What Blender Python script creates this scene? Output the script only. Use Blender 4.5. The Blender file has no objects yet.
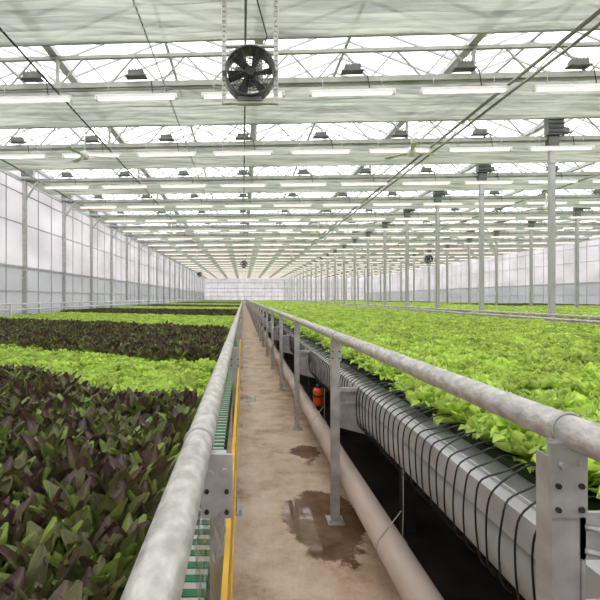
import bpy, math, random
from mathutils import Vector
R = random.Random(7)
scene = bpy.context.scene
COL = scene.collection

# ------------------------------------------------------------------ materials
def new_mat(name):
    m = bpy.data.materials.new(name); m.use_nodes = True
    nt = m.node_tree; nt.nodes.clear()
    out = nt.nodes.new('ShaderNodeOutputMaterial')
    return m, nt, out

def mat(name, c1, c2=None, rough=.5, metal=0., scale=8., bump=0., stretch=(1,1,1), detail=4, rvar=0.):
    m, nt, out = new_mat(name)
    b = nt.nodes.new('ShaderNodeBsdfPrincipled')
    b.inputs['Roughness'].default_value = rough
    b.inputs['Metallic'].default_value = metal
    c2 = c2 or tuple(x*.8 for x in c1)
    tc = nt.nodes.new('ShaderNodeTexCoord'); mp = nt.nodes.new('ShaderNodeMapping')
    mp.inputs['Scale'].default_value = stretch
    nz = nt.nodes.new('ShaderNodeTexNoise'); nz.inputs['Scale'].default_value = scale
    nz.inputs['Detail'].default_value = detail
    rp = nt.nodes.new('ShaderNodeValToRGB')
    rp.color_ramp.elements[0].position = .35; rp.color_ramp.elements[1].position = .65
    rp.color_ramp.elements[0].color = (*c2, 1); rp.color_ramp.elements[1].color = (*c1, 1)
    L = nt.links.new
    L(tc.outputs['Object'], mp.inputs['Vector']); L(mp.outputs[0], nz.inputs['Vector'])
    L(nz.outputs['Fac'], rp.inputs[0]); L(rp.outputs[0], b.inputs['Base Color'])
    if bump:
        bp = nt.nodes.new('ShaderNodeBump'); bp.inputs['Strength'].default_value = bump
        bp.inputs['Distance'].default_value = .01
        L(nz.outputs['Fac'], bp.inputs['Height']); L(bp.outputs[0], b.inputs['Normal'])
    L(b.outputs[0], out.inputs[0])
    return m

def mat_sheet(name, col, transp, transl, stripes=0, tcol=(1,1,1), axis='X', c2=None):
    """thin sheet: diffuse + translucent + transparent"""
    m, nt, out = new_mat(name); L = nt.links.new
    d = nt.nodes.new('ShaderNodeBsdfDiffuse'); t = nt.nodes.new('ShaderNodeBsdfTranslucent')
    tr = nt.nodes.new('ShaderNodeBsdfTransparent'); tr.inputs[0].default_value = (*tcol, 1)
    a = nt.nodes.new('ShaderNodeMixShader'); a.inputs[0].default_value = transl
    bmx = nt.nodes.new('ShaderNodeMixShader'); bmx.inputs[0].default_value = transp
    tc = nt.nodes.new('ShaderNodeTexCoord'); nz = nt.nodes.new('ShaderNodeTexNoise')
    mp = nt.nodes.new('ShaderNodeMapping')
    mp.inputs['Scale'].default_value = (.5, 9, 1) if axis == 'Y' else (1, .3, .6)
    nz.inputs['Scale'].default_value = 1.3; nz.inputs['Detail'].default_value = 6
    rp = nt.nodes.new('ShaderNodeValToRGB')
    rp.color_ramp.elements[0].position = .35; rp.color_ramp.elements[1].position = .65
    rp.color_ramp.elements[0].color = (*(c2 or tuple(x*.82 for x in col)), 1); rp.color_ramp.elements[1].color = (*col, 1)
    L(tc.outputs['Object'], mp.inputs[0]); L(mp.outputs[0], nz.inputs['Vector']); L(nz.outputs['Fac'], rp.inputs[0])
    L(rp.outputs[0], d.inputs[0]); L(rp.outputs[0], t.inputs[0])
    L(d.outputs[0], a.inputs[1]); L(t.outputs[0], a.inputs[2])
    L(a.outputs[0], bmx.inputs[1]); L(tr.outputs[0], bmx.inputs[2])
    L(bmx.outputs[0], out.inputs[0])
    return m

def mat_emit(name, col, s):
    m, nt, out = new_mat(name)
    e = nt.nodes.new('ShaderNodeEmission'); e.inputs[0].default_value = (*col, 1); e.inputs[1].default_value = s
    nt.links.new(e.outputs[0], out.inputs[0]); return m

def mat_leaf(name, rough, transl, bump):
    m, nt, out = new_mat(name); L = nt.links.new
    at = nt.nodes.new('ShaderNodeAttribute'); at.attribute_name = 'Col'
    oi = nt.nodes.new('ShaderNodeObjectInfo')
    mr = nt.nodes.new('ShaderNodeMapRange'); mr.inputs[3].default_value = .78; mr.inputs[4].default_value = 1.2
    L(oi.outputs['Random'], mr.inputs[0])
    hs = nt.nodes.new('ShaderNodeHueSaturation'); L(at.outputs['Color'], hs.inputs['Color']); L(mr.outputs[0], hs.inputs['Value'])
    tc = nt.nodes.new('ShaderNodeTexCoord'); nz = nt.nodes.new('ShaderNodeTexNoise'); nz.inputs['Scale'].default_value = 70
    nz.inputs['Detail'].default_value = 2
    L(tc.outputs['Object'], nz.inputs['Vector'])
    bp = nt.nodes.new('ShaderNodeBump'); bp.inputs['Strength'].default_value = bump; bp.inputs['Distance'].default_value = .006
    L(nz.outputs['Fac'], bp.inputs['Height'])
    b = nt.nodes.new('ShaderNodeBsdfPrincipled'); b.inputs['Roughness'].default_value = rough
    L(bp.outputs[0], b.inputs['Normal']); L(hs.outputs[0], b.inputs['Base Color'])
    t = nt.nodes.new('ShaderNodeBsdfTranslucent'); L(hs.outputs[0], t.inputs[0])
    mx = nt.nodes.new('ShaderNodeMixShader'); mx.inputs[0].default_value = transl
    L(b.outputs[0], mx.inputs[1]); L(t.outputs[0], mx.inputs[2]); L(mx.outputs[0], out.inputs[0])
    return m

GALV = mat('galvanised_steel', (.60,.59,.59), (.42,.41,.41), .45, .3, 14, .25, (1,.5,1))
RAIL = mat('weathered_rail_steel', (.72,.69,.67), (.44,.42,.405), .40, .3, 38, .6, (1,.7,1), 10)
PAINT = mat('painted_steel_grey', (.52,.52,.53), (.44,.45,.46), .5, .1, 3, 0)
SHELF = mat('bench_edge_channel_steel', (.60,.59,.60), (.44,.43,.44), .5, .15, 9, .1, (1,.4,1))
TRUSS = mat('truss_steel', (.36,.36,.32), (.27,.27,.24), .5, .2, 3, 0)
WHITEP = mat('white_paint', (.8,.8,.78), (.7,.7,.68), .5, 0, 3)
PVC = mat('pvc_pipe', (.78,.64,.57), (.62,.51,.45), .38, 0, 6, .1, (1,.3,1))
SUPPLY = mat('supply_pipe', (.52,.51,.51), (.36,.355,.355), .5, 0, 6, .1, (1,.5,1))
BLACK = mat('black_rubber', (.012,.012,.013), (.02,.02,.02), .4)
DARKM = mat('dark_metal', (.05,.052,.052), (.03,.03,.03), .45, .3)
FANH = mat('fan_housing', (.11,.11,.11), (.07,.07,.07), .4, .4)
DRIVER = mat('driver_housing', (.12,.13,.115), (.09,.09,.085), .5, .2)
YELL = mat('yellow_paint', (.80,.50,.06), (.60,.34,.04), .5, 0, 10)
GREENP = mat('green_plastic', (.01,.25,.10), (.01,.17,.07), .4, 0, 10)
TRAYW = mat('white_tray', (.80,.80,.80), (.68,.68,.68), .5)
ORANGE = mat('orange_plastic', (.85,.13,.015), (.6,.08,.01), .4)
SOIL = mat('damp_ground', (.05,.036,.028), (.015,.012,.01), .45, 0, 4, .5)
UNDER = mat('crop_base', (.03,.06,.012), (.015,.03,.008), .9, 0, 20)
BENCH = mat('bench_tray', (.30,.31,.30), (.2,.21,.2), .5, .2, 5)
SCREEN = mat_sheet('shade_screen_fabric', (.50,.51,.455), .05, .5, axis='Y', c2=(.24,.255,.225))
POLY = mat_sheet('polycarbonate_sheet', (.80,.775,.81), .12, .62)
POLYLOW = mat_sheet('lower_glazing', (.60,.59,.61), .22, .45, tcol=(.8,.83,.86))
GLASS = mat_sheet('roof_glazing', (.85,.88,.88), .66, .8, tcol=(.97,.98,.97), c2=(.58,.66,.66))
LED = mat_emit('led_tube', (1,.81,.73), 1.45)

FILM, nt, out = new_mat('plastic_film')
g = nt.nodes.new('ShaderNodeBsdfGlossy'); g.inputs['Roughness'].default_value = .2
tr = nt.nodes.new('ShaderNodeBsdfTransparent'); mx = nt.nodes.new('ShaderNodeMixShader'); mx.inputs[0].default_value = .30
nt.links.new(tr.outputs[0], mx.inputs[1]); nt.links.new(g.outputs[0], mx.inputs[2]); nt.links.new(mx.outputs[0], out.inputs[0])

# concrete with wet patches
CONC, nt, out = new_mat('worn_concrete'); L = nt.links.new
tc = nt.nodes.new('ShaderNodeTexCoord')
n1 = nt.nodes.new('ShaderNodeTexNoise'); n1.inputs['Scale'].default_value = 2.6; n1.inputs['Detail'].default_value = 9; n1.inputs['Roughness'].default_value = .7
n2 = nt.nodes.new('ShaderNodeTexNoise'); n2.inputs['Scale'].default_value = 45; n2.inputs['Detail'].default_value = 5
L(tc.outputs['Object'], n1.inputs['Vector']); L(tc.outputs['Object'], n2.inputs['Vector'])
r1 = nt.nodes.new('ShaderNodeValToRGB')
e = r1.color_ramp.elements; e[0].position = .34; e[0].color = (.46,.27,.16,1); e[1].position = .62; e[1].color = (.98,.79,.63,1)
e2 = r1.color_ramp.elements.new(.47); e2.color = (.80,.58,.42,1)
L(n1.outputs['Fac'], r1.inputs[0])
def dist_mask(center, sc, lo, hi):
    s = nt.nodes.new('ShaderNodeVectorMath'); s.operation = 'SUBTRACT'; s.inputs[1].default_value = center
    L(tc.outputs['Object'], s.inputs[0])
    q = nt.nodes.new('ShaderNodeVectorMath'); q.operation = 'MULTIPLY'; q.inputs[1].default_value = sc; L(s.outputs[0], q.inputs[0])
    l = nt.nodes.new('ShaderNodeVectorMath'); l.operation = 'LENGTH'; L(q.outputs[0], l.inputs[0])
    a = nt.nodes.new('ShaderNodeMath'); a.operation = 'MULTIPLY_ADD'; a.inputs[1].default_value = .5; a.inputs[2].default_value = -.25
    L(n1.outputs['Fac'], a.inputs[0])
    b = nt.nodes.new('ShaderNodeMath'); b.operation = 'ADD'; L(l.outputs['Value'], b.inputs[0]); L(a.outputs[0], b.inputs[1])
    m = nt.nodes.new('ShaderNodeMapRange'); m.inputs[1].default_value = lo; m.inputs[2].default_value = hi
    m.inputs[3].default_value = 1; m.inputs[4].default_value = 0; L(b.outputs[0], m.inputs[0])
    return m.outputs[0]
ms = [dist_mask((.56,2.85,0),(1.0,.62,1),.25,.28), dist_mask((.60,4.1,0),(1,.6,1),.10,.14), dist_mask((.1,6.2,0),(1,.3,1),.08,.13)]
cur = ms[0]
for k in ms[1:]:
    a = nt.nodes.new('ShaderNodeMath'); a.operation = 'MAXIMUM'; L(cur, a.inputs[0]); L(k, a.inputs[1]); cur = a.outputs[0]
mc = nt.nodes.new('ShaderNodeMix'); mc.data_type = 'RGBA'; mc.blend_type = 'MULTIPLY'
L(cur, mc.inputs[0]); L(r1.outputs[0], mc.inputs[6]); mc.inputs[7].default_value = (.36,.30,.26,1)
sp = nt.nodes.new('ShaderNodeMix'); sp.data_type = 'RGBA'; sp.blend_type = 'MULTIPLY'; sp.inputs[0].default_value = .22
L(mc.outputs[2], sp.inputs[6]); L(n2.outputs['Fac'], sp.inputs[7])
b = nt.nodes.new('ShaderNodeBsdfPrincipled'); L(sp.outputs[2], b.inputs['Base Color'])
rr = nt.nodes.new('ShaderNodeMapRange'); rr.inputs[3].default_value = .5; rr.inputs[4].default_value = .03; L(cur, rr.inputs[0]); L(rr.outputs[0], b.inputs['Roughness'])
bs = nt.nodes.new('ShaderNodeMapRange'); bs.inputs[3].default_value = .5; bs.inputs[4].default_value = .01; L(cur, bs.inputs[0])
bp = nt.nodes.new('ShaderNodeBump'); bp.inputs['Distance'].default_value = .006; L(bs.outputs[0], bp.inputs['Strength']); L(n2.outputs['Fac'], bp.inputs['Height']); L(bp.outputs[0], b.inputs['Normal'])
L(b.outputs[0], out.inputs[0])

LEAFD = mat_leaf('red_romaine_leaf', .40, .15, .5)
LEAFG = mat_leaf('green_lettuce_leaf', .40, .32, .7)

# ------------------------------------------------------------------ mesh builder
class MB:
    def __init__(s): s.v=[]; s.f=[]; s.m=[]; s.s=[]; s.c=[]; s.mats=[]
    def mi(s, m):
        if m not in s.mats: s.mats.append(m)
        return s.mats.index(m)
    def add(s, vs, fs, m, smooth=False, cols=None):
        o = len(s.v); s.v += [tuple(p) for p in vs]
        i = s.mi(m)
        for f in fs: s.f.append(tuple(o+k for k in f)); s.m.append(i); s.s.append(smooth)
        if cols: s.c += cols
    def box(s, x0,x1,y0,y1,z0,z1, m):
        vs=[(x0,y0,z0),(x1,y0,z0),(x1,y1,z0),(x0,y1,z0),(x0,y0,z1),(x1,y0,z1),(x1,y1,z1),(x0,y1,z1)]
        s.add(vs,[(0,3,2,1),(4,5,6,7),(0,1,5,4),(1,2,6,5),(2,3,7,6),(3,0,4,7)],m)
    def beam(s,p0,p1,w,h,m):
        p0=Vector(p0);p1=Vector(p1);d=(p1-p0).normalized()
        up=Vector((0,0,1)) if abs(d.z)<.95 else Vector((0,1,0))
        a=d.cross(up).normalized()*w/2; b=a.cross(d).normalized()*h/2
        vs=[p0-a-b,p0+a-b,p0+a+b,p0-a+b,p1-a-b,p1+a-b,p1+a+b,p1-a+b]
        s.add(vs,[(0,3,2,1),(4,5,6,7),(0,1,5,4),(1,2,6,5),(2,3,7,6),(3,0,4,7)],m)
    def tube(s,pts,r,m,n=8,cap=True,smooth=True):
        pts=[Vector(p) for p in pts]; vs=[]; N=len(pts); ref=None
        for i,p in enumerate(pts):
            d=(pts[min(i+1,N-1)]-pts[max(i-1,0)]).normalized()
            if ref is None: ref=Vector((0,0,1)) if abs(d.z)<.9 else Vector((1,0,0))
            a=d.cross(ref)
            if a.length<1e-4: a=d.cross(Vector((0,1,0)))
            a.normalize(); b=a.cross(d).normalized(); ref=b
            rr=r[i] if isinstance(r,(list,tuple)) else r
            for k in range(n):
                t=2*math.pi*k/n; vs.append(p+a*math.cos(t)*rr+b*math.sin(t)*rr)
        fs=[]
        for i in range(N-1):
            for k in range(n):
                fs.append((i*n+k,i*n+(k+1)%n,(i+1)*n+(k+1)%n,(i+1)*n+k))
        s.add(vs,fs,m,smooth)
        if cap:
            o=len(s.v)-len(vs)
            s.f.append(tuple(o+k for k in range(n))[::-1]); s.m.append(s.mi(m)); s.s.append(False)
            s.f.append(tuple(o+(N-1)*n+k for k in range(n))); s.m.append(s.mi(m)); s.s.append(False)
    def poly_prism(s,pts,axis,t,m):
        n=len(pts); t=Vector(t); a=[Vector(p) for p in pts]; vs=a+[p+t for p in a]
        fs=[tuple(range(n))[::-1],tuple(range(n,2*n))]+[(i,(i+1)%n,n+(i+1)%n,n+i) for i in range(n)]
        s.add(vs,fs,m)
    def mesh(s,name):
        me=bpy.data.meshes.new(name); me.from_pydata(s.v,[],s.f)
        for m in s.mats: me.materials.append(m)
        me.polygons.foreach_set('material_index',s.m); me.polygons.foreach_set('use_smooth',s.s)
        if s.c:
            ca=me.color_attributes.new('Col','FLOAT_COLOR','POINT')
            flat=[x for c in s.c for x in (*c,1)]
            ca.data.foreach_set('color',flat)
        me.update(); return me
    def obj(s,name,parent=None,loc=(0,0,0)):
        return link(s.mesh(name),name,parent,loc)
def link(me,name,parent=None,loc=(0,0,0)):
    o=bpy.data.objects.new(name,me); o.location=loc; COL.objects.link(o)
    if parent: o.parent=parent
    return o
def empty(name,loc=(0,0,0)):
    o=bpy.data.objects.new(name,None); o.location=loc; COL.objects.link(o); return o
def smooth_pts(P,n=4):
    P=[Vector(p) for p in P]; out=[]
    for i in range(len(P)-1):
        a=P[max(i-1,0)];b=P[i];c=P[i+1];d=P[min(i+2,len(P)-1)]
        for k in range(n):
            t=k/n
            out.append(.5*((2*b)+(c-a)*t+(2*a-5*b+4*c-d)*t*t+(3*b-a-3*c+d)*t**3))
    out.append(P[-1]); return out

# ------------------------------------------------------------------ dimensions
XL, XR = -8.4, 26.5
Y0, Y1 = -5.0, 91.0
SK = .045
def fy(Y,x): return Y-SK*x
frames=[5.3+3.5*k for k in range(-2,25)]

# ------------------------------------------------------------------ floor / walkway
m=MB(); m.box(-40,60,-25,130,-.25,-.06,SOIL); m.obj('floor')
m=MB(); m.box(-.16,.82,Y0+.2,Y1-.3,-.06,0,CONC); m.obj('concrete_walkway')
m=MB(); m.box(6.55,8.5,Y0+.2,Y1-.3,-.06,0,CONC); m.obj('concrete_walkway')

# ------------------------------------------------------------------ side walls
def side_wall(name,x,sgn):
    m=MB()
    m.box(x-.02,x+.02,Y0,Y1,2.65,6.75,POLY)
    m.box(x-.02,x+.02,Y0,Y1,.9,2.65,POLYLOW)
    m.box(x-.1,x+.1,Y0,Y1,-.06,.9,WHITEP)
    for z,h in ((.9,.08),(1.75,.05),(2.65,.1),(4.3,.03),(5.45,.03),(5.95,.14)):
        m.box(x+sgn*.02,x+sgn*.07,Y0,Y1,z-h/2,z+h/2,PAINT)
    y=Y0
    while y<Y1:
        m.box(x+sgn*.02,x+sgn*.05,y-.010,y+.010,.9,6.7,PAINT); y+=1.1667
    return m.obj(name)
side_wall('wall_left',XL,1); side_wall('wall_right',XR,-1)
def cross_wall(name,y,sgn):
    m=MB()
    m.box(XL,XR,y-.02,y+.02,3.6,6.75,POLY); m.box(XL,XR,y-.02,y+.02,1.0,3.6,POLY)
    m.box(XL,XR,y-.1,y+.1,-.06,1.0,WHITEP)
    for z in (1.0,1.9,2.8,3.6,4.8,6.0): m.box(XL,XR,y+sgn*.02,y+sgn*.1,z-.05,z+.05,PAINT)
    x=XL
    while x<XR+.1:
        m.box(x-.04,x+.04,y+sgn*.02,y+sgn*.1,.9,6.7,PAINT); x+=1.454
    return m.obj(name)
cross_wall('wall_back',Y1,-1); cross_wall('wall_front',Y0,1)

# ------------------------------------------------------------------ roof (venlo)
SP=(XR-XL)/8
m=MB()
ZG,ZR=6.78,7.65
for i in range(8):
    a=XL+SP*i; c=a+SP/2; b_=a+SP
    m.add([(a,Y0,ZG),(c,Y0,ZR),(c,Y1,ZR),(a,Y1,ZG)],[(0,1,2,3)],GLASS)
    m.add([(c,Y0,ZR),(b_,Y0,ZG),(b_,Y1,ZG),(c,Y1,ZR)],[(0,1,2,3)],GLASS)
    m.box(c-.035,c+.035,Y0,Y1,ZR-.05,ZR+.03,PAINT)
    m.box(a-.09,a+.09,Y0,Y1,ZG-.12,ZG,PAINT)
    y=Y0+.3
    k=0
    while y<Y1:
        w=.035
        m.beam((a,y,ZG-.02),(c,y,ZR-.03),w,.05,PAINT); m.beam((c,y,ZR-.03),(b_,y,ZG-.02),w,.05,PAINT)
        y+=.7; k+=1
m.obj('ceiling')

# ------------------------------------------------------------------ truss
m=MB()
ZB,ZT=6.02,6.62
def P(x,z): return (x,-SK*x,z)
m.beam(P(XL+.1,ZB),P(XR-.1,ZB),.08,.11,TRUSS); m.beam(P(XL+.1,ZT),P(XR-.1,ZT),.07,.07,TRUSS)
x=XL+.1; h=SP/8; up=True
while x+h<=XR:
    m.beam(P(x,ZB if up else ZT),P(x+h,ZT if up else ZB),.03,.03,TRUSS)
    x+=h; up=not up
for i in range(0,9):
    xx=XL+.1+i*(XR-XL-.2)/8; m.beam(P(xx,ZB-.04),P(xx,ZT+.06),.06,.06,TRUSS)
x=XL+1
while x<XR-3:
    m.tube([(x,-SK*x+1.9,6.05),(x+1.6,-SK*x+2.7,6.72)],.012,TRUSS,5); m.tube([(x+2.2,-SK*x+1.9,6.05),(x+.6,-SK*x+2.7,6.72)],.012,TRUSS,5)
    x+=4.36
TR=m.mesh('roof_truss')
for Y in frames: link(TR,'roof_truss',None,(0,Y,0))

# shade screens (pleated)
m=MB()
nx=50
prof=[]
ny=30
for j in range(ny+1):
    t=j/ny; prof.append((.06+1.85*t, -.03-.04*math.sin(math.pi*t)+ .035*math.sin(j*2.2)))
vs=[];fs=[]
for i in range(nx+1):
    x=XL+.15+(XR-XL-.3)*i/nx
    for (yy,zz) in prof: vs.append((x,-SK*x+yy+.02*math.sin(i*.9),5.97+zz+.02*math.sin(i*1.7)))
for i in range(nx):
    for j in range(ny): a=i*(ny+1)+j; fs.append((a,a+1,a+ny+2,a+ny+1))
m.add(vs,fs,SCREEN,True)
for yy in (.06,1.91): m.beam((XL+.15,-SK*XL+yy,5.95),(XR-.15,-SK*XR+yy,5.95),.035,.035,PAINT)
SC=m.mesh('shade_screen')
for Y in frames: link(SC,'shade_screen',None,(0,Y,0))

# grow light rows
m=MB()
x=-2.24*3
while x<XR-1:
    y=-SK*x-.08
    zc=5.70
    p=lambda dx,dz:(x+dx,y-SK*dx,zc+dz)
    m.beam(p(-.84,.045),p(.84,.045),.10,.045,WHITEP)
    m.beam(p(-.81,-.005),p(.81,-.005),.075,.05,LED)
    for s_ in (-.85,.85): m.beam(p(s_-.015,.015),p(s_+.015,.015),.1,.1,WHITEP)
    for s_ in (-.6,.6): m.tube([p(s_,.06),p(s_,.3)],.006,PAINT,5)
    m.beam(p(-.16,.50),p(.16,.50),.16,.12,DRIVER)
    m.beam(p(-.22,.44),p(.22,.44),.18,.02,DRIVER)
    for q in range(5): m.beam(p(-.13+q*.065-.008,.575),p(-.13+q*.065+.008,.575),.15,.03,DRIVER)
    m.tube([p(.2,.5),p(.3,.42),p(.35,.1)],.01,BLACK,5)
    x+=2.24
GLR=m.mesh('grow_light_row')
for Y in frames: link(GLR,'grow_light_row',None,(0,Y,0))

# ------------------------------------------------------------------ columns
m=MB()
m.box(-.07,.07,-.05,-.035,0,6,PAINT); m.box(-.07,.07,.035,.05,0,6,PAINT); m.box(-.012,.012,-.035,.035,0,6,PAINT)
m.box(-.075,-.06,-.05,.05,0,6,PAINT); m.box(.06,.075,-.05,.05,0,6,PAINT)
m.box(-.15,.15,-.12,.12,-.06,.02,GALV)
m.box(-.20,.20,-.16,.02,6.08,6.72,DRIVER)
for q in range(5): m.box(-.22,.22,-.19,-.16,6.13+q*.12,6.18+q*.12,DARKM)
m.box(-.14,.14,-.10,.06,5.78,6.06,DRIVER)
m.box(-.09,.09,-.08,.08,5.3,5.34,GALV)
CM=m.mesh('support_column')
m=MB()
m.box(-.07,.07,-.05,.05,-.06,6,GALV); m.box(-.07,.13,-.1,.1,-.06,.02,GALV)
m.box(-.06,.34,-.14,.1,5.98,6.62,PAINT); m.box(-.06,.40,-.17,-.14,6.1,6.45,BENCH)
m.beam((0,0,5.2),(.55,0,5.98),.05,.05,PAINT)
CML=m.mesh('wall_column')
for Y in frames:
    link(CML,'wall_column',None,(-8.27,fy(Y,-8.2)-.25,0))
    for X in (8.75,17.5): link(CM,'support_column',None,(X,fy(Y,X),0))

# longitudinal pipes under roof
m=MB()
for X,Z,r in ((5.35,5.80,.035),(5.65,5.84,.03),(-3.95,5.88,.018),(-1.62,5.9,.012),(.04,5.86,.02),(-7.6,5.86,.03),(12.5,5.85,.03),(20,5.85,.03)):
    m.tube([(X,Y0+.2,Z),(X,Y1-.2,Z)],r,TRUSS if X!=-3.95 else DARKM,8)
m.obj('overhead_pipe')

# ------------------------------------------------------------------ circulation fans
m=MB()
rf=.335
n=28
ring=[]
for k in range(n+1):
    t=2*math.pi*k/n; ring.append((math.cos(t),math.sin(t)))
vs=[];fs=[]
for (c,s_) in ring[:-1]:
    for (rr,yy) in ((rf,-.12),(rf+.02,-.12),(rf+.02,.14),(rf,.14)): vs.append((c*rr,yy,s_*rr))
for k in range(n):
    for q in range(4):
        a=k*4+q;b_=k*4+(q+1)%4;c=((k+1)%n)*4+(q+1)%4;d=((k+1)%n)*4+q; fs.append((a,b_,c,d))
m.add(vs,fs,FANH,False)
for rr in (.07,.11,.15,.19,.23,.265,.30):
    for yy in (-.13,.14): m.tube([(c*rr,yy,s_*rr) for c,s_ in ring],.004,FANH,4,False)
for k in range(16):
    t=math.pi*2*k/16
    for yy in (-.13,.14): m.tube([(math.cos(t)*.06,yy,math.sin(t)*.06),(math.cos(t)*rf,yy,math.sin(t)*rf)],.004,FANH,4)
m.tube([(0,-.1,0),(0,-.06,0),(0,.2,0)],[.07,.09,.09],DARKM,16)
for k in range(6):
    t=2*math.pi*k/6
    rad=Vector((math.cos(t),0,math.sin(t))); tan=Vector((-math.sin(t),0,math.cos(t)))
    p=[rad*.07-tan*.03+Vector((0,-.03,0)),rad*.07+tan*.03+Vector((0,.02,0)),rad*.31+tan*.12+Vector((0,.03,0)),rad*.32-tan*.03+Vector((0,-.05,0))]
    m.add([tuple(q) for q in p]+[tuple(q+Vector((0,.006,0))) for q in p],[(0,1,2,3),(7,6,5,4),(0,3,7,4),(1,0,4,5),(2,1,5,6),(3,2,6,7)],DARKM)
ZTOP=1.24
for xs in (-.37,.37):
    for e_ in (-.026,.026): m.box(xs+e_-.007,xs+e_+.007,-.02,.02,-.44,ZTOP,WHITEP)
    z=-.44
    while z<ZTOP: m.box(xs-.026,xs+.026,-.018,.018,z,min(z+.05,ZTOP),WHITEP); z+=.07
    m.box(xs-.02,xs+.02,-.15,.15,-.03,.03,GALV)
m.box(-.39,.39,-.03,.03,-.43,-.39,WHITEP); m.box(-.39,.39,-.03,.03,.38,.41,WHITEP)
m.box(-.17,.17,-.06,.12,-.40,-.345,BENCH)
m.tube([(.1,.1,.2),(.25,.1,.6),(.1,.05,1.1)],.01,BLACK,6)
FAN=m.mesh('circulation_fan')
for X,Y in ((.1,6.0),(.1,41.8),(16.2,36.7),(-6.2,60)):
    link(FAN,'circulation_fan',None,(X,Y,4.70 if Y<10 else 4.9))
# ceiling paddle fans
m=MB()
m.tube([(0,0,.7),(0,0,.1)],.02,WHITEP,8); m.tube([(0,0,.14),(0,0,.1),(0,0,-.06),(0,0,-.1)],[.04,.11,.11,.05],WHITEP,16)
for k in range(3):
    t=.25+2*math.pi*k/3; r_=Vector((math.cos(t),math.sin(t),0)); a_=Vector((-math.sin(t),math.cos(t),.15))
    pts=[r_*.1-a_*.03,r_*.1+a_*.03,r_*.72+a_*.085,r_*.72-a_*.085]
    m.poly_prism(pts,None,(0,0,.014),WHITEP)
CF=m.mesh('ceiling_fan')
for X,Y in ((-4.3,11.4),(4.45,11.1),(-4.3,25.2),(4.45,24.9),(-4.3,39.2),(4.45,38.9),(13,18)):
    link(CF,'ceiling_fan',None,(X,Y,5.35))

# ------------------------------------------------------------------ handrails
def bolt(m,p,r,l,mt,ax=(0,-1,0)):
    p=Vector(p); m.tube([p,p+Vector(ax)*l],r,mt,6,True,False)
RH=.0315
def rail_with_posts(name,x,z,postx,ystart,ylast=Y1-1,wp=.033):
    m=MB()
    pts=[(x,Y0+1,z)]
    y=Y0+3
    while y<ylast: pts.append((x+R.uniform(-.002,.002),y,z+R.uniform(-.002,.002))); y+=3
    pts.append((x,ylast,z))
    m.tube(pts,RH,RAIL,24)
    y=ystart-4
    while y<ylast:
        y+=2.0
        if y>ylast: break
        w=wp
        m.box(postx-w,postx+w,y-.004,y,0,z-.05,GALV)
        m.box(postx-w,postx-w+.005,y,y+.04,0,z-.05,GALV); m.box(postx+w-.005,postx+w,y,y+.04,0,z-.05,GALV)
        m.box(postx-.055,postx+.055,y-.045,y+.075,0,.008,GALV)
        if y<30:
            for a in (-.04,.04): m.tube([(postx+a,y-.03,.008),(postx+a,y-.03,.03)],.008,GALV,6,True,False)
            m.box(postx-.035,postx+.035,y-.012,y-.005,z-.16,z-RH*.6,GALV)
            m.box(min(x,postx)-.02,max(x,postx)+.02,y-.005,y+.02,z-.075,z-.02,GALV)
            for (a,b_) in ((-.022,-.145),(.022,-.145),(-.022,-.1),(.022,-.1)):
                bolt(m,(postx+a,y-.012,z+b_),.0055,.005,DARKM)
            bolt(m,(postx-.015,y-.012,z-.06),.007,.008,GALV); bolt(m,(postx+.018,y-.012,z-.055),.007,.008,GALV)
            P_=[(x+(RH+.001)*math.cos(math.radians(q)),y+.01,z+(RH+.001)*math.sin(math.radians(q))) for q in range(-30,211,20)]
            m.tube(P_,.003,GALV,6)
    return m.obj(name)
rail_with_posts('handrail',.635,1.243,.62,.81,wp=.027)
rail_with_posts('handrail',-.1,1.173,-.058,.94,wp=.016)
for X in (6.62,8.3):
    m=MB(); m.tube([(X,Y0+1,1.05),(X,Y1-1,1.05)],.03,RAIL,12)
    m.tube([(X,Y0+1,.75),(X,Y1-1,.75)],.02,RAIL,8)
    y=0
    while y<Y1-1: m.box(X-.025,X+.025,y-.025,y+.025,0,1.03,GALV); y+=2
    m.obj('handrail')
m=MB()
for z in (1.3,1.1): m.tube([(-7.75,Y0+1,z),(-7.75,Y1-1,z)],.03,WHITEP,10)
y=0
while y<Y1-1: m.box(-7.78,-7.72,y-.03,y+.03,-.06,1.3,WHITEP); y+=2
m.obj('handrail')

# ------------------------------------------------------------------ left bench
m=MB()
m.box(-7.5,-.17,-2,Y1-2,.72,.80,BENCH)
m.box(-.172,-.165,-2,Y1-2,.68,.82,TRAYW)
y=-1.0
while y<Y1-2:
    for X in (-.5,-3.8,-7.2): m.box(X-.04,X+.04,y-.04,y+.04,-.06,.72,DARKM)
    y+=4
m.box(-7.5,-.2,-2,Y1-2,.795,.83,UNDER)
m.obj('growing_bench')
m=MB()
y=-1.0
while y<45:
    m.box(-.163,-.095,y,y+.027,.735,.765,GREENP)
    m.box(-.163,-.095,y+.027,y+.055,.735,.762,TRAYW)
    m.box(-.095,-.090,y+.004,y+.023,.70,.762,GREENP)
    y+=.055
m.box(-.165,-.092,-1,45,.72,.735,TRAYW)
m.obj('gutter_end_strip')
m=MB()
m.box(-.040,-.035,-2,Y1-2,.66,.93,YELL); m.box(-.042,-.030,-2,Y1-2,.925,.935,YELL)
m.box(-.042,-.030,-2,Y1-2,.655,.665,YELL)
m.obj('yellow_toe_board')

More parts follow.
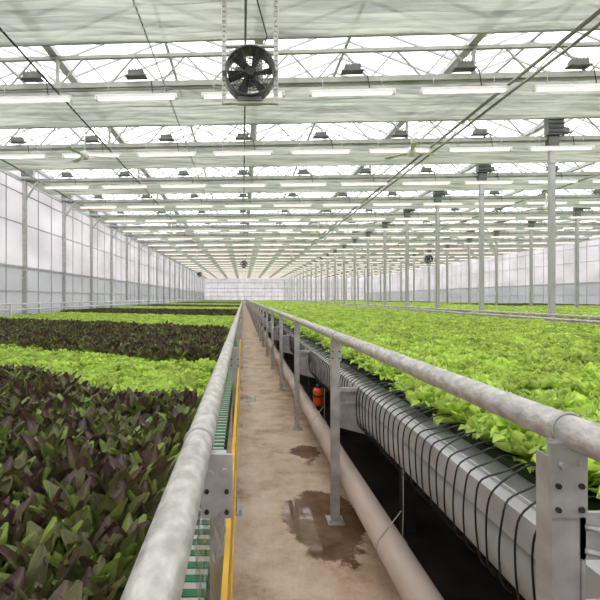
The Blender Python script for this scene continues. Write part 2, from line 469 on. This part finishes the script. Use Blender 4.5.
# plastic film around near left post
m=MB(); vs=[];fs=[]
NZ,NA=16,26
for i in range(NZ):
    z=1.03-.36*i/(NZ-1)
    for k in range(NA):
        t=2*math.pi*k/NA
        rr=.032+R.uniform(-.005,.008)+.005*math.sin(3*t+i)
        vs.append((-.074+math.cos(t)*rr*.85,.93+math.sin(t)*rr,z+R.uniform(-.006,.006)))
for i in range(NZ-1):
    for k in range(NA): fs.append((i*NA+k,i*NA+(k+1)%NA,(i+1)*NA+(k+1)%NA,(i+1)*NA+k))
m.add(vs,fs,FILM,False); m.obj('plastic_wrap')

# ------------------------------------------------------------------ right benches
m=MB()
m.box(.98,6.4,-2,Y1-2,.80,.86,BENCH)
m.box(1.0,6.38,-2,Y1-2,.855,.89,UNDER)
m.box(.84,.98,-2,Y1-2,.862,.870,BENCH)
m.box(.775,.84,-2,Y1-2,.882,.890,SHELF)
m.box(.772,.779,-2,Y1-2,.815,.900,SHELF)
m.box(.772,.80,-2,Y1-2,.809,.815,SHELF)
m.box(.838,.845,-2,Y1-2,.862,.902,SHELF)
y=-1.19
while y<Y1-2:
    m.poly_prism([(.655,y+.045,.87),(.92,y+.045,.845),(.92,y+.045,.55),(.655,y+.045,.62)],None,(0,.006,0),GALV)
    m.box(.64,.98,y+.03,y+.05,.78,.80,GALV)
    for X in (1.1,3.7,6.2): m.box(X-.04,X+.04,y-.04,y+.04,-.06,.8,DARKM)
    if y<30:
        if y<1.5:
            m.box(.648,.69,y-.008,y,1.0,1.09,GALV)
            m.box(.648,.655,y-.008,y+.05,.88,1.09,GALV)
            for zz in (1.02,1.065): m.tube(smooth_pts([(.65,y-.012,zz),(.68,y-.03,zz),(.695,y-.012,zz),(.68,y,zz)],3),.005,GALV,6)
        m.box(.645,.79,y,y+.03,.875,.898,GALV)
        bolt(m,(.72,y+.015,.898),.010,.03,GALV,(0,0,1)); bolt(m,(.76,y+.015,.898),.009,.03,GALV,(0,0,1))
    y+=2.0
m.obj('growing_bench')
m=MB(); m.tube([(.865,-2,.715),(.865,Y1-2,.715)],.095,SUPPLY,20)
y=.3
while y<60: m.tube([(.865,y,.715),(.865,y+.03,.715)],.1,GALV,20); y+=2
m.obj('supply_pipe')
m=MB()
y=-.6
while y<34:
    j=R.uniform(-.014,.014); k=R.uniform(-.010,.016)
    P_=smooth_pts([(1.05,y+.065+j,.91),(1.0,y+.06+j,.935+k*.5),(.93,y+.04+j,.948+k),(.85,y+j,.940+k),(.775,y-.010,.912),(.755,y-.012+k*.3,.86),(.757,y+j*.5,.76),(.768,y+j,.66),(.80,y+j,.625),(.85,y+j,.612)],3 if y<8 else 2)
    m.tube(P_,.0032,BLACK,6 if y<6 else 4,False)
    y+=.068
m.obj('irrigation_tubing')

# drain pipe + hangers
m=MB()
m.tube([(.735,-2,.265),(.735,Y1-2,.265)],.074,PVC,28)
y=1.1
while y<60: m.tube([(.735,y,.265),(.735,y+.12,.265)],.08,PVC,28); y+=4.5
y=.06
while y<60:
    a=[(.735+.079*math.cos(t),y+.01,.265+.079*math.sin(t)) for t in [math.radians(q) for q in (50,20,-20,-60,-100,-140,-180,-215)]]
    m.tube([(.79,y+.01,.80),(.79,y+.01,.45)]+a+[(.71,y+.01,.36),(.78,y+.01,.45)],.003,GALV,5)
    y+=2
m.obj('drain_pipe')
# orange valve actuator
m=MB()
X,Y,Z=.80,4.45,.47
m.tube([(X,Y,Z-.11),(X,Y,Z-.09),(X,Y,Z+.05),(X,Y,Z+.08)],[.045,.058,.058,.045],ORANGE,20)
m.tube([(X,Y,Z+.08),(X,Y,Z+.10),(X,Y,Z+.12)],[.03,.034,.02],BLACK,14)
m.tube([(X,Y,Z+.12),(X,Y,.625)],.006,DARKM,6)
m.tube([(X-.05,Y,Z+.04),(X-.075,Y,Z+.0),(X-.06,Y,Z-.07)],.008,BLACK,6)
m.tube([(X,Y,Z-.01),(X,Y,Z+.01)],.0605,DARKM,20)
m.obj('orange_valve_canister')

# far benches
for (a,b_) in ((8.95,17.1),(17.9,25.6)):
    m=MB(); m.box(a,b_,-2,Y1-2,.80,.88,BENCH); m.box(a-.02,a,-2,Y1-2,.74,.92,GALV)
    y=0
    while y<Y1-2:
        for X in (a+.2,(a+b_)/2,b_-.2): m.box(X-.04,X+.04,y-.04,y+.04,-.06,.8,DARKM)
        y+=4
    m.obj('growing_bench')

# ------------------------------------------------------------------ lettuce templates
def leaf(m,mt,base,az,length,width,tilt,curl,ruf,cfun,nl=6,nw=4,expo=.75,cup=.25,ph=0.):
    ca,sa=math.cos(az),math.sin(az); r=0.;z=0.; vs=[];cols=[]
    for i in range(nl+1):
        v=i/nl
        a=tilt+curl*v*v
        if i: r+=math.sin(a)*length/nl; z+=math.cos(a)*length/nl
        w=width*.5*(.22*(1-v)+ math.sin(math.pi*min(1,.08+.92*v**expo)*.93)**.8)
        if i==nl: w*=.55
        for j in range(nw+1):
            u=j/nw*2-1
            off=cup*abs(u)**2*w + ruf*abs(u)**1.5*math.sin(ph+v*11+u*3.3)*width*(.3+v) + ruf*.8*width*v*v*math.sin(ph*2+u*6)
            nr,nz=-math.cos(a),math.sin(a)
            rr=r+nr*off; zz=z+nz*off; ll=u*w
            vs.append((base[0]+ca*rr-sa*ll,base[1]+sa*rr+ca*ll,base[2]+zz))
            cols.append(cfun(v,u))
    fs=[]
    for i in range(nl):
        for j in range(nw):
            a=i*(nw+1)+j; fs.append((a,a+1,a+nw+2,a+nw+1))
    m.add(vs,fs,mt,True,cols)
def mixc(a,b_,t): return tuple(a[i]*(1-t)+b_[i]*t for i in range(3))
def dark_cf(rr):
    q=rr.random()
    if q<.42: tip=mixc((.075,.036,.036),(.12,.070,.050),rr.random())
    elif q<.74: tip=mixc((.11,.10,.040),(.15,.16,.05),rr.random())
    else: tip=mixc((.19,.24,.06),(.27,.37,.08),rr.random())
    base=mixc((.30,.42,.09),(.18,.24,.07),rr.random())
    def f(v,u):
        t=min(1,max(0,(v-.2)/.6)); c=mixc(base,tip,t)
        if abs(u)<.01: c=mixc(c,(.36,.34,.18),.5*(1-v*.7))
        return c
    return f
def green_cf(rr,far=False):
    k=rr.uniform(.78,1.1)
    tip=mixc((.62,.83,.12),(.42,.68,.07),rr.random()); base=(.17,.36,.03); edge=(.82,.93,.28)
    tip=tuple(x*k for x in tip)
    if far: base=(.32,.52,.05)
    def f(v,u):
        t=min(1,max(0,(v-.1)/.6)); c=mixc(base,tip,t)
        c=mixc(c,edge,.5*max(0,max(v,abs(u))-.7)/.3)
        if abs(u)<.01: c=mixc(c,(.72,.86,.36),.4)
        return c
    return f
def plant_dark(seed):
    rr=random.Random(seed); m=MB(); n=17
    for i in range(n):
        t=i/n; az=i*2.4+rr.uniform(-.3,.3)
        leaf(m,LEAFD,(rr.uniform(-.012,.012),rr.uniform(-.012,.012),0),az,.12+.06*(1-abs(t-.5))+rr.uniform(-.02,.02),.050+rr.uniform(-.008,.014),.06+.50*(1-t)+rr.uniform(-.1,.1),rr.uniform(.05,.5),.08,dark_cf(rr),7,4,.88,.45,rr.uniform(0,6))
    return m.mesh('romaine_head')
def plant_green(seed):
    rr=random.Random(seed); m=MB(); n=27
    for i in range(n):
        t=i/n; az=i*2.4+rr.uniform(-.3,.3)
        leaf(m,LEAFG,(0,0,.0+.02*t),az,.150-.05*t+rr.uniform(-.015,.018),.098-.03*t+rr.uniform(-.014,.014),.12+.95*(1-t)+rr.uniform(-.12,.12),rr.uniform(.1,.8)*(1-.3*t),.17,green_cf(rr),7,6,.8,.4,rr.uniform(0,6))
    return m.mesh('lettuce_head')
def clump(seed,kind,size=.5):
    rr=random.Random(seed); m=MB()
    n=50
    for i in range(n):
        bx,by=rr.uniform(-size/2,size/2),rr.uniform(-size/2,size/2)
        if kind=='d': leaf(m,LEAFD,(bx,by,.04),rr.uniform(0,6.3),.14,.08,rr.uniform(.1,.7),.4,.05,dark_cf(rr),3,2)
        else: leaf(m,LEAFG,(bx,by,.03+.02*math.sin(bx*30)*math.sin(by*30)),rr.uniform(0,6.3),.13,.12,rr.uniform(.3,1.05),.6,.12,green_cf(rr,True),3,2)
    return m.mesh('crop_clump')

def instancer(parent,pts,me,name):
    vs=[];fs=[]
    for (x,y,z,s,r) in pts:
        h=s*.5*math.sqrt(2); o=len(vs)
        for k in range(4):
            t=r+k*math.pi/2; vs.append((x+math.cos(t)*h,y+math.sin(t)*h,z))
        fs.append((o,o+1,o+2,o+3))
    bed=bpy.data.meshes.new(name); bed.from_pydata(vs,[],fs); bed.update()
    io=link(bed,name,parent); io.instance_type='FACES'; io.use_instance_faces_scale=True
    io.instance_faces_scale=1.0; io.show_instancer_for_render=False; io.show_instancer_for_viewport=False
    ch=link(me,me.name,io)
    return io

bounds=[(-9,2.2,'d'),(2.2,3.7,'g'),(3.7,7.6,'d'),(7.6,13.5,'g'),(13.5,19,'d'),(19,25,'g'),(25,32,'d'),(32,41,'g'),(41,52,'d'),(52,66,'g'),(66,78,'d'),(78,200,'g')]
def kind_left(x,y):
    s=y+.5*x+.06*math.sin(x*5)
    for a,b_,k in bounds:
        if a<=s<b_: return k
    return 'd'
NV=5
PD=[plant_dark(i) for i in range(NV)]; PG=[plant_green(20+i) for i in range(NV)]
CD=[clump(40+i,'d') for i in range(2)]; CG=[clump(50+i,'g') for i in range(2)]
YN=19.0
def scatter(x0,x1,y0,kindf,z,far_only=False,gs=1.):
    near={'d':[[] for _ in range(NV)],'g':[[] for _ in range(NV)]}
    far={'d':[[],[]],'g':[[],[]]}
    if not far_only:
        for kd,sp in (('d',.098),('g',.135)):
            y=y0;row=0
            while y<YN:
                x=x0+(sp/2 if row%2 else 0)
                while x<x1:
                    if kindf(x,y)==kd:
                        sc=R.uniform(.80,1.18)*(gs if kd=='g' else 1)
                        near[kd][R.randrange(NV)].append((x+R.uniform(-.02,.02),y+R.uniform(-.02,.02),z+R.uniform(-.02,.015),sc,R.uniform(0,6.28)))
                    x+=sp
                y+=sp*.9; row+=1
    ys=y0 if far_only else YN
    y=ys+.2
    while y<Y1-2.3:
        x=x0+.15
        while x<x1-.05:
            kd=kindf(x,y); far[kd][R.randrange(2)].append((x+R.uniform(-.03,.03),y+R.uniform(-.03,.03),z+R.uniform(-.01,.015),1.0,R.choice([0,1,2,3])*math.pi/2+math.pi/4))
            x+=.46
        y+=.46
    return near,far
def make_crop(name,x0,x1,y0,kindf,z,far_only=False,gs=1.):
    e=empty(name)
    near,far=scatter(x0,x1,y0,kindf,z,far_only,gs)
    for kd,T in (('d',PD),('g',PG)):
        for i in range(NV):
            if near[kd][i]: instancer(e,near[kd][i],T[i],'heads')
    for kd,T in (('d',CD),('g',CG)):
        for i in range(2):
            if far[kd][i]: instancer(e,far[kd][i],T[i],'rows')
make_crop('mixed_lettuce_crop',-7.45,-.26,.1,kind_left,.82,gs=.85)
make_crop('green_lettuce_crop',1.04,6.35,.3,lambda x,y:'g',.895,gs=1.03)
make_crop('green_lettuce_crop',9.1,17.0,4,lambda x,y:'g',.88,True)
make_crop('green_lettuce_crop',18.0,25.5,10,lambda x,y:'g' if int(y/9)%3 else 'd',.88,True)

# ------------------------------------------------------------------ world / camera
w=bpy.data.worlds.new('overcast_sky'); scene.world=w; w.use_nodes=True
nt=w.node_tree; nt.nodes.clear(); L=nt.links.new
out=nt.nodes.new('ShaderNodeOutputWorld'); bg=nt.nodes.new('ShaderNodeBackground')
tc=nt.nodes.new('ShaderNodeTexCoord'); nz=nt.nodes.new('ShaderNodeTexNoise'); nz.inputs['Scale'].default_value=3; nz.inputs['Detail'].default_value=5
rp=nt.nodes.new('ShaderNodeValToRGB'); rp.color_ramp.elements[0].position=.35; rp.color_ramp.elements[1].position=.6
rp.color_ramp.elements[0].color=(.92,.93,.94,1); rp.color_ramp.elements[1].color=(1,.965,.935,1)
L(tc.outputs['Generated'],nz.inputs['Vector']); L(nz.outputs['Fac'],rp.inputs[0]); L(rp.outputs[0],bg.inputs[0])
bg.inputs[1].default_value=3.6; L(bg.outputs[0],out.inputs[0])

cam=bpy.data.cameras.new('camera'); co=bpy.data.objects.new('camera',cam); COL.objects.link(co)
cam.sensor_width=36; cam.lens=25.2; cam.shift_x=.095; cam.shift_y=-.0033; cam.clip_start=.02; cam.clip_end=400
co.location=(0,0,1.5); co.rotation_euler=(math.pi/2,0,0); scene.camera=co
scene.view_settings.view_transform='Standard'
